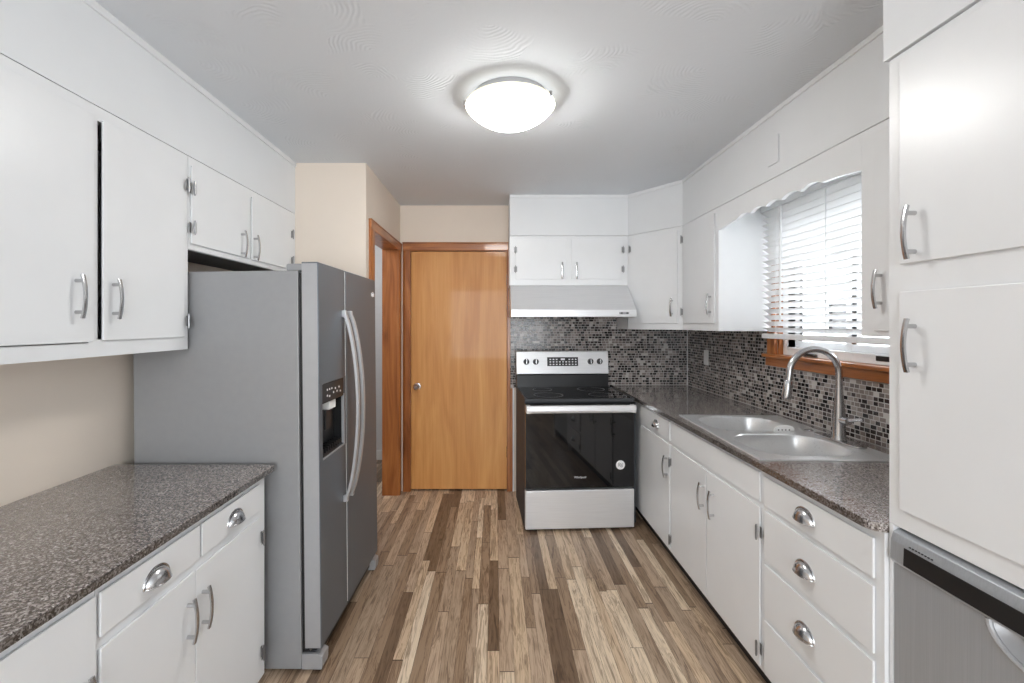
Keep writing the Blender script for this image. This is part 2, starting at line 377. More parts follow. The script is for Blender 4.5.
o = MB().box((XL-.12, YREAR-.12, 0), (-1.05, YREAR, ZC)).box((1.15, YREAR-.12, 0), (XR+.12, YREAR, ZC)).box((-1.05, YREAR-.12, 0), (1.15, YREAR, .6)).box((-1.05, YREAR-.12, 2.2), (1.15, YREAR, ZC))
struct('wall_rear', o, 'beige')
struct('door_light_block', MB().box((-.8, YB+.20, 0), (.3, YB+.26, ZC)).box((-.8, YB+.12, 0), (-.76, YB+.20, ZC)).box((.26, YB+.12, 0), (.3, YB+.20, ZC)), 'plaster')  # added unseen backing that keeps sky light out of the door gaps
# hall past the side doorway
o = MB().box((-3.2, 2.70, 0), (XL-.12, 2.82, ZC))
struct('wall_hall_near', o, 'plaster')
struct('wall_hall_far', MB().box((-3.2, 4.75, 0), (XST-.0, 4.87, ZC)), 'plaster')
struct('wall_hall_left', MB().box((-3.2, 2.82, 0), (-3.08, 4.75, ZC)), 'plaster')
struct('wall_hall_right', MB().box((XST-.06, YB+.12, 0), (XST+.0, 4.75, ZC)), 'plaster')
struct('baseboard_hall', MB().box((-3.08, 4.735, 0), (XST-.06, 4.75, .1), .003), 'vinyl')
struct('baseboard_side', MB().box((XST, YST, 0), (XST+.012, 2.885, .1), .003), 'vinyl')

# soffits
F_LEFT = lambda x: frame((x, 0, 0), (0, 1, 0), (1, 0, 0))
F_RIGHT = lambda x: frame((x, 0, 0), (0, 1, 0), (-1, 0, 0))
F_BACK = lambda y: frame((0, y, 0), (1, 0, 0), (0, -1, 0))
XUL, XUR, YUB = -1.247, 1.305, 3.536
DG0, DG1 = (1.031, YUB), (XUR, 3.17)
struct('wall_left_soffit', MB().box((XL, YREAR, Z0+.003), (XUL, YST, ZC)), 'soffit')
o = MB().prism([(.112, YB), (.112, YUB), DG0, DG1, (XUR, 1.192), (XR, 1.192), (XR, YB)], 2, Z0+.003, ZC)
struct('wall_right_soffit', o, 'soffit')
struct('wall_pantry_soffit', MB().box((1.014, .2, Z0+.003), (XR, 1.190, ZC)), 'soffit')
struct('trim_left_crown', MB().box((XUL, YREAR, ZC-.026), (XUL+.008, YST, ZC), .002), 'white')
dv = (Vector(DG1)-Vector(DG0)).normalized(); dn = Vector((-dv.y, dv.x)) * -1
if dn.x > 0: dn = -dn
def off2(p, d): return (p[0]+dn.x*d, p[1]+dn.y*d)
o = MB().box((.112, YUB-.008, ZC-.022), (1.031, YUB, ZC), .002)
o.prism([DG0, off2(DG0, .008), off2(DG1, .008), DG1], 2, ZC-.022, ZC)
o.box((XUR-.008, 1.20, ZC-.022), (XUR, 3.17, ZC), .002)
struct('trim_right_crown', o, 'white')

# backsplash tile
struct('wall_back_tile', MB().box((.128, YB-.008, .878), (XR, YB, 1.75)), 'mosaic_x')
o = MB().box((XR-.008, 1.19, .88), (XR, YB-.008, 1.172)).box((XR-.008, 2.725, 1.172), (XR, YB-.008, 1.40))
struct('wall_right_tile', o, 'mosaic_y')
struct('trim_tile_corner', MB().box((XR-.012, YB-.012, HR0), (XR-.006, YB-.006, 1.375)), 'vinyl')

# ------------------------------------------------------------------ door 1 and casings
d = thing('door_1', 'flat amber birch slab door with knob on the back wall', 'door', (-.31, YB, 0)); d['kind'] = 'structure'; del d['label']; del d['category']
lf = MB().box((-.716, YB+.012, .012), (.098, YB+.052, 2.031), .002).build('door_leaf', 'birch', d)
k = MB().lathe([(0.001, -.062), (.018, -.062), (.026, -.052), (.027, -.042), (.016, -.028), (.011, -.016), (.011, -.006), (.030, -.004), (.032, 0), (.030, .012)], (-.664, YB+.012, .885), 1, 24)
k.build('door_knob', 'polished', d)
for z in (.33, 1.79):
    MB().tube([(.1, YB+.006, z-.045), (.1, YB+.006, z+.045)], .006, 8).build('door_hinge', 'chrome', d)
def casing_prof(w, t): # flat trim with a rounded inner bead
    return [(0, 0), (0, t*.75), (w*.12, t), (w*.7, t), (w*.9, t*.7), (w, t*.45), (w, 0)]
o = MB(frame((-.716, YB, 0), (-1, 0, 0), (0, -1, 0))).prism([(a, b_) for a, b_ in casing_prof(.066, .018)], 2, 0, 2.036)
struct('trim_door_left', o, 'oak')
o = MB(frame((.100, YB, 0), (1, 0, 0), (0, -1, 0))).box((0, 0, 0), (.028, .016, 2.036), .003).box((.028, 0, 0), (.046, .014, .872), .003)
struct('trim_door_right', o, 'oak')
o = MB(frame((0, YB, 2.036), (1, 0, 0), (0, -1, 0))).box((-.782, 0, 0), (.128, .018, .062), .004).box((-.784, 0, .062), (.128, .022, .070), .002)
struct('trim_door_head', o, 'oak_x')
o = MB().box((-.735, YB, 0), (-.719, YB+.12, 2.047)).box((.101, YB, 0), (.12, YB+.12, 2.047)).box((-.719, YB, 2.034), (.101, YB+.12, 2.047))
struct('trim_door_jamb', o, 'oak')
struct('trim_range_side', MB().box((.147, YB-.014, 0), (.158, YB, .876), .001), 'vinyl')
# side doorway (no leaf in view)
o = MB().box((XST-.128, 2.975, 0), (XST+.001, 2.992, 2.045)).box((XST-.128, 3.752, 0), (XST+.001, 3.77, 2.045)).box((XST-.128, 2.975, 2.03), (XST+.001, 3.77, 2.045))
struct('trim_doorway_jamb', o, 'oak')
o = MB(F_LEFT(XST)).prism([(2.985-a, b_) for a, b_ in casing_prof(.09, .018)], 2, 0, 2.024)
struct('trim_doorway_near', o, 'oak')
struct('trim_doorway_far', MB(F_LEFT(XST)).prism([(3.757+a, b_) for a, b_ in casing_prof(.078, .018)], 2, 0, 2.024), 'oak')
struct('trim_doorway_head', MB(F_LEFT(XST)).box((2.893, 0, 2.024), (3.838, .018, 2.084), .004).box((2.891, 0, 2.080), (3.838, .022, 2.088), .002), 'oak_y')

# ------------------------------------------------------------------ cabinet hardware, in (u, n, z) frames
def bar_handle(F, u, z, n0, parent, ln=.129, vert=True):
    mb = MB(F); pts = []
    for i in range(13):
        t = -1 + i/6; pts.append((u, n0 + .029 - .009*t*t, z + t*ln/2))
    mb.sweep(pts, (1, 0, 0), .012, .006)
    for s_ in (-1, 1): mb.tube([(u, n0-.001, z+s_*ln*.36), (u, n0+.026, z+s_*ln*.36)], .0055, 10)
    return mb.build('handle', 'chrome', parent)
def cup_pull(F, u, z, n0, parent, a=.043, b_=.038, c=.026):
    mb = MB(F)
    def P(al, be, k): return (u + a*k*math.cos(al), n0 + c*k*math.sin(al)*math.sin(be), z - .016 + b_*k*math.sin(al)*math.cos(be))
    for k in (1, .95):
        mb.grid([[P(PI*i/24, PI/2*j/8, k) for i in range(25)] for j in range(9)])
    mb.grid([[P(PI*i/24, PI/2, k) for i in range(25)] for k in (1, .95)])
    mb.tube([(u + (a+.003)*math.cos(PI*i/24), n0+.001, z-.016+(b_+.003)*math.sin(PI*i/24)) for i in range(25)], .0028, 8)
    mb.tube([(u + a*math.cos(PI*i/24), n0 + c*math.sin(PI*i/24), z-.016) for i in range(25)], .0018, 8)
    return mb.build('cup_pull', 'polished', parent)
def hinge(F, u, z, n0, side, parent):
    # side: direction of the stile along u
    mb = MB(F)
    mb.tube([(u, n0+.003, z-.024), (u, n0+.003, z+.024)], .0042, 8)
    for q in (-.027, .027): mb.tube([(u, n0+.003, z+q-.002), (u, n0+.003, z+q+.002)], .003, 8)
    mb.box((u+side*.002, n0-.0115, z-.021), (u+side*.013, n0-.0098, z+.021), .0005)
    mb.box((u-side*.012, n0-.001, z-.021), (u-side*.001, n0+.0012, z+.021), .0004)
    return mb.build('hinge', 'hinge', parent)
def slab(F, u0, u1, z0, z1, name, parent, t=.0095, mat='white'):
    mb = MB(F)
    mb.box((u0+.004, .0, z0+.004), (u1-.004, t*.55, z1-.004))
    mb.box((u0, .0015, z0), (u1, t, z1), .0028, 2)
    return mb.build(name, mat, parent)

# ------------------------------------------------------------------ left wall cabinets
def carcass(F, u0, u1, z0, z1, depth, parent, openings, name='cabinet_body', bottom=None, t=.018):
    """closed box with a front frame; openings = [(u0,u1,z0,z1)] are left open"""
    mb = MB(F)
    mb.box((u0, -depth, z0), (u0+t, -.02, z1)); mb.box((u1-t, -depth, z0), (u1, -.02, z1))
    mb.box((u0+t, -depth, z0+.018), (u1-t, -.02, z0+.03)); mb.box((u0+t, -depth, z1-t), (u1-t, -.02, z1))
    mb.box((u0+t, -depth, z0+.03), (u1-t, -depth+.008, z1-t))
    # front frame from strips around the openings (openings sorted along u, non overlapping)
    us = sorted(openings); cur = u0
    for (a, b_, c, d_) in us:
        mb.box((cur, -.02, z0), (a, 0, z1)); mb.box((a, -.02, z0), (b_, 0, c)); mb.box((a, -.02, d_), (b_, 0, z1)); cur = b_
    mb.box((cur, -.02, z0), (u1, 0, z1))
    return mb.build(name, 'white', parent)

F = F_LEFT(XUL)
zb = 1.316
c1 = thing('wall_cabinet', 'large white two-door wall cabinet above the left counter, dark gap between doors', 'cabinet', (XL+.14, 1.38, zb))
carcass(F, .93, 1.845, zb, Z0, XUL-XL, c1, [(.97, 1.395, 1.36, 2.06), (1.426, 1.80, 1.369, 2.056)])
dA = slab(F, .955, 1.404, 1.363, 2.066, 'door', c1); bar_handle(F, 1.343, 1.50, .0095, dA)
dB = slab(F, 1.438, 1.816, 1.366, 2.062, 'door', c1); bar_handle(F, 1.474, 1.499, .0095, dB)
hinge(F, 1.819, 1.975, .02, 1, dB); hinge(F, 1.819, 1.43, .02, 1, dB)

F = F_LEFT(XUL)
zf = 1.722
c2 = thing('wall_cabinet', 'short white two-door wall cabinet over the refrigerator', 'cabinet', (XL+.14, 2.34, zf))
carcass(F, 1.848, YST-.001, zf, Z0, XUL-XL, c2, [(1.9, 2.28, 1.76, 2.05), (2.34, 2.72, 1.76, 2.05)])
MB(F).box((1.87, -.27, zf+.002), (2.81, -.022, zf+.016)).build('underside_panel', 'underside_dark', c2)
dC = slab(F, 1.858, 2.298, 1.746, 2.066, 'door', c2); bar_handle(F, 2.218, 1.808, .0095, dC)
dD = slab(F, 2.318, 2.755, 1.746, 2.066, 'door', c2); bar_handle(F, 2.335, 1.808, .0095, dD)
for z in (1.80, 1.96): hinge(F, 1.855, z+.01, .02, -1, dC); hinge(F, 2.758, z, .02, 1, dD)

# left base cabinets
XBL = -.908
F = F_LEFT(XBL); HL = .855
b1 = thing('base_cabinet', 'white left base cabinet with two cup-pull drawers over two doors, beside refrigerator', 'cabinet', (-1.2, 1.4, 0))
MB(F).box((1.0325, XL-XBL+.003, .045), (1.79, 0, HL-.0225), .0015).build('cabinet_body', 'white', b1)
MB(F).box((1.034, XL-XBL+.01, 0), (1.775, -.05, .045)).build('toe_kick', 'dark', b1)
for u0, u1, uh in ((1.037, 1.386, 1.207), (1.397, 1.739, 1.572)):
    q = slab(F, u0, u1, .704, .806, 'drawer', b1); cup_pull(F, uh, .752, .0095, q)
q = slab(F, 1.037, 1.365, .065, .678, 'door', b1); bar_handle(F, 1.329, .55, .0095, q)
q = slab(F, 1.368, 1.739, .065, .678, 'door', b1); bar_handle(F, 1.397, .55, .0095, q)
for z in (.60, .16): hinge(F, 1.742, z, .02, 1, q)
b2 = thing('base_cabinet', 'white left base cabinet with one tall full-height door, nearest the camera', 'cabinet', (-1.2, .7, 0))
MB(F).box((.35, XL-XBL+.003, .045), (1.0315, 0, HL-.0225), .0015).build('cabinet_body', 'white', b2)
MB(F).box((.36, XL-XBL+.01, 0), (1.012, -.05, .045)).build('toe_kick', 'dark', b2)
q = slab(F, .40, 1.026, .065, .806, 'door', b2); bar_handle(F, .990, .585, .0095, q)

def counter_edge(mb, pts, z0, z1): mb.prism(pts, 2, z0, z1)
ct = MB()
r = .012
ct.prism([(XL+.001, .33), (-.883, .33), (-.883, 1.827-r), (-.883-r, 1.827), (XL+.001, 1.827)], 2, HL-.022, HL, .003)
cto = ct.build('countertop', 'laminate')
MB().box((-.8835, .33, HL-.0222), (-.8815, 1.827-r, HL-.002), .0006).build('edge_shade_band', 'laminate_shaded', cto)  # same laminate darkened, shade of the front edge put into its colour
tag(cto, 'brown grey speckled laminate countertop on the left base cabinets', 'countertop')

# ------------------------------------------------------------------ refrigerator (local: front at x=0, y from near to far, z up)
fr = thing('refrigerator', 'side-by-side stainless refrigerator with bowed handles and black dispenser', 'refrigerator', (-.707, 1.852, .008), rot=(0, math.radians(-.55), math.radians(-1.4)))
FW = .812
MB().box((-.772, 0, .002), (-.082, FW, 1.630), .006).build('case', 'grey_side', fr)
MB().box((-.082, .012, .03), (-.070, FW-.012, 1.62)).build('door_gasket', 'black', fr)
SPL = .312
def fdoor(y0, y1, hole=None):
    mb = MB()
    if not hole: mb.box((-.068, y0, .085), (0, y1, 1.664), .006, 3)
    else:
        a, b_, c, d_ = hole
        mb.box((-.068, y0, .085), (-.056, y1, 1.664), .002)
        mb.box((-.058, y0, .085), (0, y1, c), .005, 2); mb.box((-.058, y0, d_), (0, y1, 1.664), .005, 2)
        mb.box((-.058, y0, c-.006), (0, a, d_+.006), .0); mb.box((-.058, b_, c-.006), (0, y1, d_+.006), .0)
    return mb
DH = (.034, .286, .85, 1.158)
fz = fdoor(.002, SPL-.005, DH).build('freezer_door', 'dark_steel', fr)
fg = fdoor(SPL+.005, FW-.002).build('fresh_food_door', 'dark_steel', fr)
MB().box((-.067, .0005, .09), (-.004, .0025, 1.658), .0005).build('door_edge', 'steel_edge', fz)
MB().box((-.066, SPL+.0035, .09), (-.002, SPL+.0055, 1.658), .0005).build('door_edge', 'plastic', fg)
# dispenser
dp = MB(); a, b_, c, d_ = DH
dp.box((-.057, a, c), (-.050, b_, d_)); dp.box((-.052, a, 1.075), (-.001, b_, d_), .003)
dp.box((-.052, a-.001, c), (-.003, a+.004, 1.08)); dp.box((-.052, b_-.004, c), (-.003, b_+.001, 1.08))
dp = dp.build('dispenser', 'black', fz)
tray = MB().prism([(-.052, c+.03), (-.002, c), (-.002, c-.0), (-.052, c-.0)], 1, a, b_)
for i in range(9): tray.box((-.048, a+.02+i*.025, c+.012), (-.006, a+.026+i*.025, c+.034-.003*0))
tray.build('drip_tray', 'black', dp)
MB().box((-.012, b_-.006, c-.002), (.0015, b_+.003, 1.085), .001).box((-.012, a, c-.006), (.0015, b_+.003, c+.001), .001).build('dispenser_rim', 'steel_edge', dp)
MB().box((-.046, a+.10, 1.035), (-.010, a+.175, 1.074), .004).build('paddle', 'plastic', dp)
MB().box((-.03, a+.085, .95), (-.022, a+.155, 1.035), .003).build('paddle', 'black', dp)
ic = MB()
for i, (yy, zz) in enumerate([(.05, 1.125), (.075, 1.125), (.10, 1.125), (.05, 1.10), (.12, 1.105), (.14, 1.12), (.16, 1.105), (.185, 1.12), (.075, 1.095), (.2, 1.1)]):
    ic.box((-.0012, a+yy, zz), (-.0002, a+yy+.010, zz+.008))
ic.build('control_icons', 'mark', dp)
def fhandle(y, par):
    mb = MB(); pts = []
    for i in range(25):
        t = -1+i/12; pts.append((.012 + .058*(1-t*t)**.8 if abs(t) < 1 else .012, y, 1.027 + .43*t))
    mb.sweep(pts, (0, 1, 0), .026, .014)
    for s_ in (-1, 1): mb.box((-.002, y-.011, 1.027+s_*.43-.016), (.020, y+.011, 1.027+s_*.43+.016), .004)
    return mb.build('handle', 'handle_grey', par)
fhandle(SPL-.038, fz); fhandle(SPL+.038, fg)
bd = MB().box((-.001, FW-.075, 1.565), (.002, FW-.03, 1.58), .0007)
bd.tube([(.001, FW-.053+.020*math.cos(t*.3), 1.575+.014*math.sin(t*.3)) for t in range(15)], .0018, 6)
bd.build('badge', 'mark', fg)
MB().box((-.10, .012, .02), (-.03, FW-.012, .075), .003).build('base_grille', 'black', fr)
for y0, y1 in ((0, .065), (FW-.065, FW)):
    MB().prism([(-.082, .002), (.000, .002), (.004, .02), (.004, .055), (-.02, .066), (-.082, .066)], 1, y0, y1, .003).build('leg_cover', 'steel_edge', fr)
for y in (.018, FW-.05):
    MB().box((-.14, y, 1.630), (-.02, y+.04, 1.66), .006).build('hinge_cover', 'grey_side', fr)
MB().tube([(-.05, .02, .072), (-.05, .02, .088)], .008, 10).build('door_hinge', 'chrome', fr)
for y in (.05, FW-.05): 
    for x in (-.70, -.12): MB().tube([(x, y, -.006 if x > -.3 else -.0), (x, y, .014)], .018, 12).build('foot', 'black', fr)

# ------------------------------------------------------------------ range (local: front at y=0, x centred, +y towards the wall)
ang = math.radians(3.1)
RX, RY = .579, 3.118
rg = thing('range', 'freestanding stainless electric range with black glass oven door and backguard', 'stove', (RX, RY, 0), rot=(0, 0, ang))
hw = .378
MB().box((-hw, .035, .012), (hw, .60, .893), .003).box((hw-.01, .036, .03), (hw+.026, .50, .868), .003).build('body', 'range_side', rg)
MB().box((-hw+.004, .03, 0), (hw-.004, .59, .014)).build('base', 'black', rg)
dw = MB().box((-hw+.002, -.012, .020), (hw-.002, .034, .282), .005, 3).build('storage_drawer', 'steel', rg)
od = MB().box((-hw+.002, -.008, .295), (hw-.002, .034, .872), .004, 2).build('oven_door', 'blackglass', rg)
hd = MB()
pr = [(-.062, .832), (-.056, .818), (-.040, .814), (-.034, .830), (-.034, .858), (-.044, .868), (-.058, .864)]
hd.prism(pr, 0, -hw+.006, hw-.006, .002)
for sx in (-1, 1): hd.box((sx*(hw-.004), -.060, .816), (sx*(hw-.034), -.004, .866), .003)
hd.build('door_handle', 'steel', od)
sd = MB().lathe([(.0315, -.0082), (.0315, -.0092)], (.280, 0, .449), 1, 28).build('sticker', 'plastic', od)
wv = MB()
for j in (-1, 0, 1):
    wv.tube([(.264+i*.004, -.0095, .449+j*.009+.005*math.sin(i*.8)) for i in range(9)], .0016, 6)
wv.build('sticker_print', 'black', sd)
def text(body, size, F, name, mat, parent, ext=.0004):
    cu = bpy.data.curves.new('lettering', 'FONT'); cu.body = body; cu.size = size; cu.extrude = ext; cu.align_x = 'CENTER'; cu.align_y = 'CENTER'
    t = bpy.data.objects.new('lettering', cu); COL.objects.link(t)
    me = bpy.data.meshes.new_from_object(t.evaluated_get(bpy.context.evaluated_depsgraph_get()))
    bpy.data.objects.remove(t)
    me.transform(F); me.materials.clear(); me.materials.append(M[mat]); me.name = name
    o = bpy.data.objects.new(name, me); COL.objects.link(o); o.parent = parent; return o
text('Whirlpool', .020, Matrix.Translation((0, -.0088, .369)) @ Matrix.Rotation(PI/2, 4, 'X'), 'badge', 'mark', od)
# cooktop
MB().box((-hw, -.002, .893), (hw, .595, .907), .004, 2).build('cooktop', 'blackglass', rg)
cf = MB().box((-hw-.001, -.006, .886), (hw+.001, .0, .905), .002).box((-hw-.001, .0, .890), (-hw+.010, .60, .910), .002).box((hw-.010, .0, .890), (hw+.001, .60, .910), .002)
cf.build('cooktop_frame', 'range_side', rg)
for (x, y, rr) in ((-.19, .16, .105), (.19, .16, .085), (-.19, .43, .075), (.19, .43, .105)):
    m_ = MB()
    V = m_.grid([[(x+q*math.cos(k*PI/24), y+q*math.sin(k*PI/24), .9074) for k in range(48)] for q in (rr, rr-.004)], True)
    m_.build('burner_ring', 'grey_print', rg)
# backguard
bgp = MB().prism([(.575, .905), (.655, .905), (.655, 1.18), (.60, 1.18), (.585, 1.01), (.575, 1.0)], 0, -hw+.002, hw-.002, .002)
bk = bgp.build('backguard', 'black', rg)
cp = MB().prism([(.570, 1.012), (.590, 1.008), (.611, 1.187), (.603, 1.194), (.591, 1.192)], 0, -hw+.001, hw-.001, .004)
cp = cp.build('control_panel', 'steel', bk)
tl = math.atan2(.020, .169)
def panel_pt(x, z): return (x, .570 + (z-1.012)*(.020/.169), z)
PF = Matrix.Translation(panel_pt(0, 1.11)) @ Matrix.Rotation(-tl, 4, 'X')
dsp = MB(PF).box((-.127, -.002, -.036), (.126, .004, .036), .001).build('clock_display', 'black', cp)
ky = MB(PF)
for i in range(9):
    for j in range(3):
        if 3 <= i <= 5 and j == 2: continue
        ky.box((-.108+i*.026, -.0026, -.026+j*.02), (-.095+i*.026, -.0018, -.018+j*.02))
ky.box((-.016, -.0026, .012), (.018, -.0018, .026))
ky.build('display_print', 'mark', dsp)
for x in (-.297, -.220, .228, .304):
    kb = MB(PF).lathe([(.024, .001), (.024, -.006), (.021, -.008), (.019, -.026), (.016, -.029), (.001, -.029)], (x, 0, 0), 1, 24).build('knob', 'black', cp)
    MB(PF).box((x-.004, -.034, -.019), (x+.004, -.027, .019), .0015).build('grip', 'chrome', kb)

# ------------------------------------------------------------------ hood and back upper cabinets
F = F_BACK(YUB)
c3 = thing('wall_cabinet', 'short white two-door wall cabinet over the range hood', 'cabinet', (.57, 3.7, 1.716))
carcass(F, .1106, 1.029, 1.716, Z0, YB-YUB-.01, c3, [(.19, .53, 1.77, 2.05), (.61, .96, 1.77, 2.05)])
q = slab(F, .160, .553, 1.763, 2.074, 'door', c3); bar_handle(F, .516, 1.828, .0095, q)
for z in (1.99, 1.84): hinge(F, .157, z, .02, -1, q)
q = slab(F, .589, .985, 1.763, 2.074, 'door', c3); bar_handle(F, .628, 1.828, .0095, q)
for z in (1.99, 1.84): hinge(F, .988, z, .02, 1, q)
hx0, hx1 = .116, 1.027
h = thing('range_hood', 'pale stainless under-cabinet range hood with sloping front', 'range hood', (.57, 3.6, 1.466))
hb = MB().prism([(YB-.012, 1.714), (3.535, 1.714), (3.315, 1.5255), (3.310, 1.520), (3.310, 1.470), (3.318, 1.466), (3.325, 1.47), (3.325, 1.515), (3.55, 1.52), (YB-.012, 1.475)], 0, hx0, hx1)
hb.build('hood_body', 'steel', h)
MB().box((hx0, 3.326, 1.466), (hx0+.012, YB-.012, 1.52)).build('side_skirt', 'steel', h)
MB().box((hx1-.012, 3.326, 1.466), (hx1, YB-.012, 1.52)).build('side_skirt', 'steel', h)
MB().box((hx1-.125, 3.306, 1.488), (hx1-.055, 3.311, 1.503), .001).build('switch_plate', 'grey_print', h)
for x in (hx1-.115, hx1-.075): MB().box((x, 3.301, 1.490), (x+.012, 3.307, 1.501), .001).build('switch', 'black', h)
# diagonal corner cabinet
zbr = 1.375
c4 = thing('corner_wall_cabinet', 'white diagonal corner wall cabinet with one door, right of the hood', 'cabinet', (1.4, 3.6, zbr))
MB().prism([(1.031, YB-.010), (1.031, YUB), DG0, (XUR, 3.17), (XR-.010, 3.17), (XR-.010, YB-.010)][0:1] + [DG0, DG1, (XR-.010, 3.17), (XR-.010, YB-.010)], 2, zbr, Z0).build('cabinet_body', 'white', c4)
dl = (Vector(DG1)-Vector(DG0)).length
F = frame((DG0[0], DG0[1], 0), (dv.x, dv.y, 0), (dn.x, dn.y, 0))
q = slab(F, .030, dl-.035, 1.42, 2.074, 'door', c4); bar_handle(F, dl-.072, 1.535, .0095, q)
hinge(F, .027, 1.99, .02, -1, q); hinge(F, .027, 1.50, .02, -1, q)
# right wall cabinet
F = F_RIGHT(XUR)
c5 = thing('wall_cabinet', 'white single-door wall cabinet between corner cabinet and sink window', 'cabinet', (1.47, 2.92, zbr))
carcass(F, 2.660, 3.168, zbr, Z0, XR-XUR-.010, c5, [(2.73, 3.10, 1.44, 2.05)])
q = slab(F, 2.697, 3.140, 1.42, 2.074, 'door', c5); bar_handle(F, 2.735, 1.535, .0095, q)
for z in (2.0, 1.50): hinge(F, 3.143, z, .02, 1, q)
# cabinet near the tall pantry
c6 = thing('wall_cabinet', 'white single-door wall cabinet between sink window and tall pantry cabinet', 'cabinet', (1.47, 1.42, zbr))
carcass(F, 1.193, 1.6215, zbr, Z0, XR-XUR-.004, c6, [(1.25, 1.52, 1.44, 2.05)])
q = slab(F, 1.222, 1.560, 1.395, 2.074, 'door', c6); bar_handle(F, 1.528, 1.535, .0095, q)
# scalloped valance
def scallop(t):
    # ogee edge, symmetric; t in 0..1
    s_ = abs(2*t-1)      # 0 centre .. 1 ends
    pos = (1-s_)*.5*1.04  # metres from an end
    if pos < .20: return 1.966 + .018*math.sin(pos/.20*PI/2)
    if pos < .33: return 1.984 + .017*math.sin((pos-.20)/.13*PI)**.8
    if pos < .46: return 1.984 + .017*math.sin((pos-.33)/.13*PI)**.8
    return 1.984 + .016*math.sin(min(1, (pos-.46)/.06)*PI/2)
va0, va1 = 1.622, 2.6595
pts = [(va0+(va1-va0)*i/160, scallop(i/160)) for i in range(161)]
vb = MB()
A = [[(XUR, y, z) for y, z in pts], [(XUR, y, Z0) for y, z in pts], [(XUR+.019, y, Z0) for y, z in pts], [(XUR+.019, y, z) for y, z in pts]]
A.append(A[0]); vb.grid(A)
for k in (0, -1): vb.bm.faces.new([vb.bm.verts.new(r_[k]) for r_ in A[:4]])
tag(vb.build('valance', 'white'), 'white valance board with scalloped lower edge above the sink window', 'valance')

# ------------------------------------------------------------------ sink window
w = thing('window_1', 'x', 'x', (XR+.06, 2.145, WZ0)); del w['label']; del w['category']; w['kind'] = 'structure'
MB().box((XR-.020, WY1+.0, WZ0-.01), (XR, WY1+.075, WZ1+.06), .003).box((XR-.020, WY0-.02, WZ0-.01), (XR, WY0, WZ1+.06), .003).box((XR-.020, WY0, WZ1), (XR, WY1, WZ1+.06), .003).build('window_casing', 'oak', w)
MB().box((XR, WY1-.014, WZ0), (XR+.075, WY1, WZ1)).box((XR, WY0, WZ0), (XR+.075, WY0+.014, WZ1)).build('window_jamb', 'oak', w)
MB().box((XR-.045, WY0-.03, 1.222), (XR+.07, WY1+.09, WZ0+.002), .005).box((XR-.022, WY0-.03, 1.172), (XR, WY1+.085, 1.222), .003).build('window_sill', 'oak_y', w)
def rect_frame(mb, x0, x1, y0, y1, z0, z1, wd):
    mb.box((x0, y0, z0), (x1, y0+wd, z1), .003); mb.box((x0, y1-wd, z0), (x1, y1, z1), .003)
    mb.box((x0, y0+wd, z0), (x1, y1-wd, z0+wd), .003); mb.box((x0, y0+wd, z1-wd), (x1, y1-wd, z1), .003)
    return mb
y0, y1 = WY0+.014, WY1-.014
rect_frame(MB(), XR+.02, XR+.10, y0, y1, WZ0+.002, WZ1, .045).build('window_frame', 'vinyl', w)
ym = (y0+y1)/2
for a, b_, xx in ((y0+.045, ym+.02, XR+.035), (ym-.02, y1-.045, XR+.06)):
    s_ = rect_frame(MB(), xx, xx+.025, a, b_, WZ0+.047, WZ1-.045, .035).build('window_sash', 'vinyl', w)
    MB().box((xx+.010, a+.035, WZ0+.082), (xx+.015, b_-.035, WZ1-.08)).build('window_pane', 'glass', s_)
MB().box((XR+.002, 2.33, WZ0+.008), (XR+.018, 2.44, WZ0+.022), .005).build('window_latch', 'black', w)
MB().box((XR+.0175, 1.90, WZ0+.018), (XR+.0202, 1.975, WZ0+.040), .001).build('window_label', 'black', w)
# blind
bl = thing('window_blind', 'white horizontal slat blind lowered over the sink window', 'blind', (1.575, 2.14, 1.33))
by0, by1 = 1.662, 2.655
MB().box((1.548, by0, 2.062), (1.60, by1, 2.095), .003).build('headrail', 'vinyl', bl)
sl = MB(); n = 20
for i in range(n):
    zc = 1.385 + i*.0348; tl_ = math.radians(31)
    for k in (0,):
        rows = []
        for e in range(5):
            q_ = -1+e/2; dx = q_*.0225*math.cos(tl_); dz = -q_*.0225*math.sin(tl_) + .0025*(1-q_*q_)
            rows.append([(1.575+dx, by0+.004, zc+dz), (1.575+dx, by1-.004, zc+dz)])
        for e in range(4, -1, -1):
            q_ = -1+e/2; dx = q_*.0225*math.cos(tl_); dz = -q_*.0225*math.sin(tl_) + .0025*(1-q_*q_) - .0022
            rows.append([(1.575+dx, by0+.004, zc+dz), (1.575+dx, by1-.004, zc+dz)])
        rows.append(rows[0]); V = sl.grid(rows)
        sl.bm.faces.new([r_[0] for r_ in V[:-1]]); sl.bm.faces.new([r_[1] for r_ in V[:-1]][::-1])
sl.build('slats', 'blind', bl)
MB().box((1.552, by0, 1.334), (1.60, by1, 1.362), .005).build('bottom_rail', 'vinyl', bl)
for y in (1.78, 2.14, 2.52):
    MB().box((1.553, y-.0015, 1.36), (1.5545, y+.0015, 2.065)).build('ladder_cord', 'vinyl', bl)
MB().tube([(1.547, 2.47, 2.06), (1.545, 2.47, 1.42)], .0055, 8).build('tilt_wand', 'plastic', bl)
# outside
struct('ground_outside', MB().box((XR+.13, -4, -.4), (14, 10, -.3)), 'bounce_ground')
nb = thing('neighbour_house', 'white sided neighbouring house glimpsed through the blind', 'house', (6.5, 3.5, -.3))
MB().box((6.2, -3, -.3), (8.5, 9, 4.2)).build('house_wall', 'siding', nb)
for z in (1.25, 2.55):
    fm = rect_frame(MB(), 6.14, 6.22, 7.75, 8.45, z, z+.6, .06).build('house_window', 'vinyl', nb)
    MB().box((6.18, 7.81, z+.06), (6.195, 8.39, z+.54)).build('pane', 'black', fm)

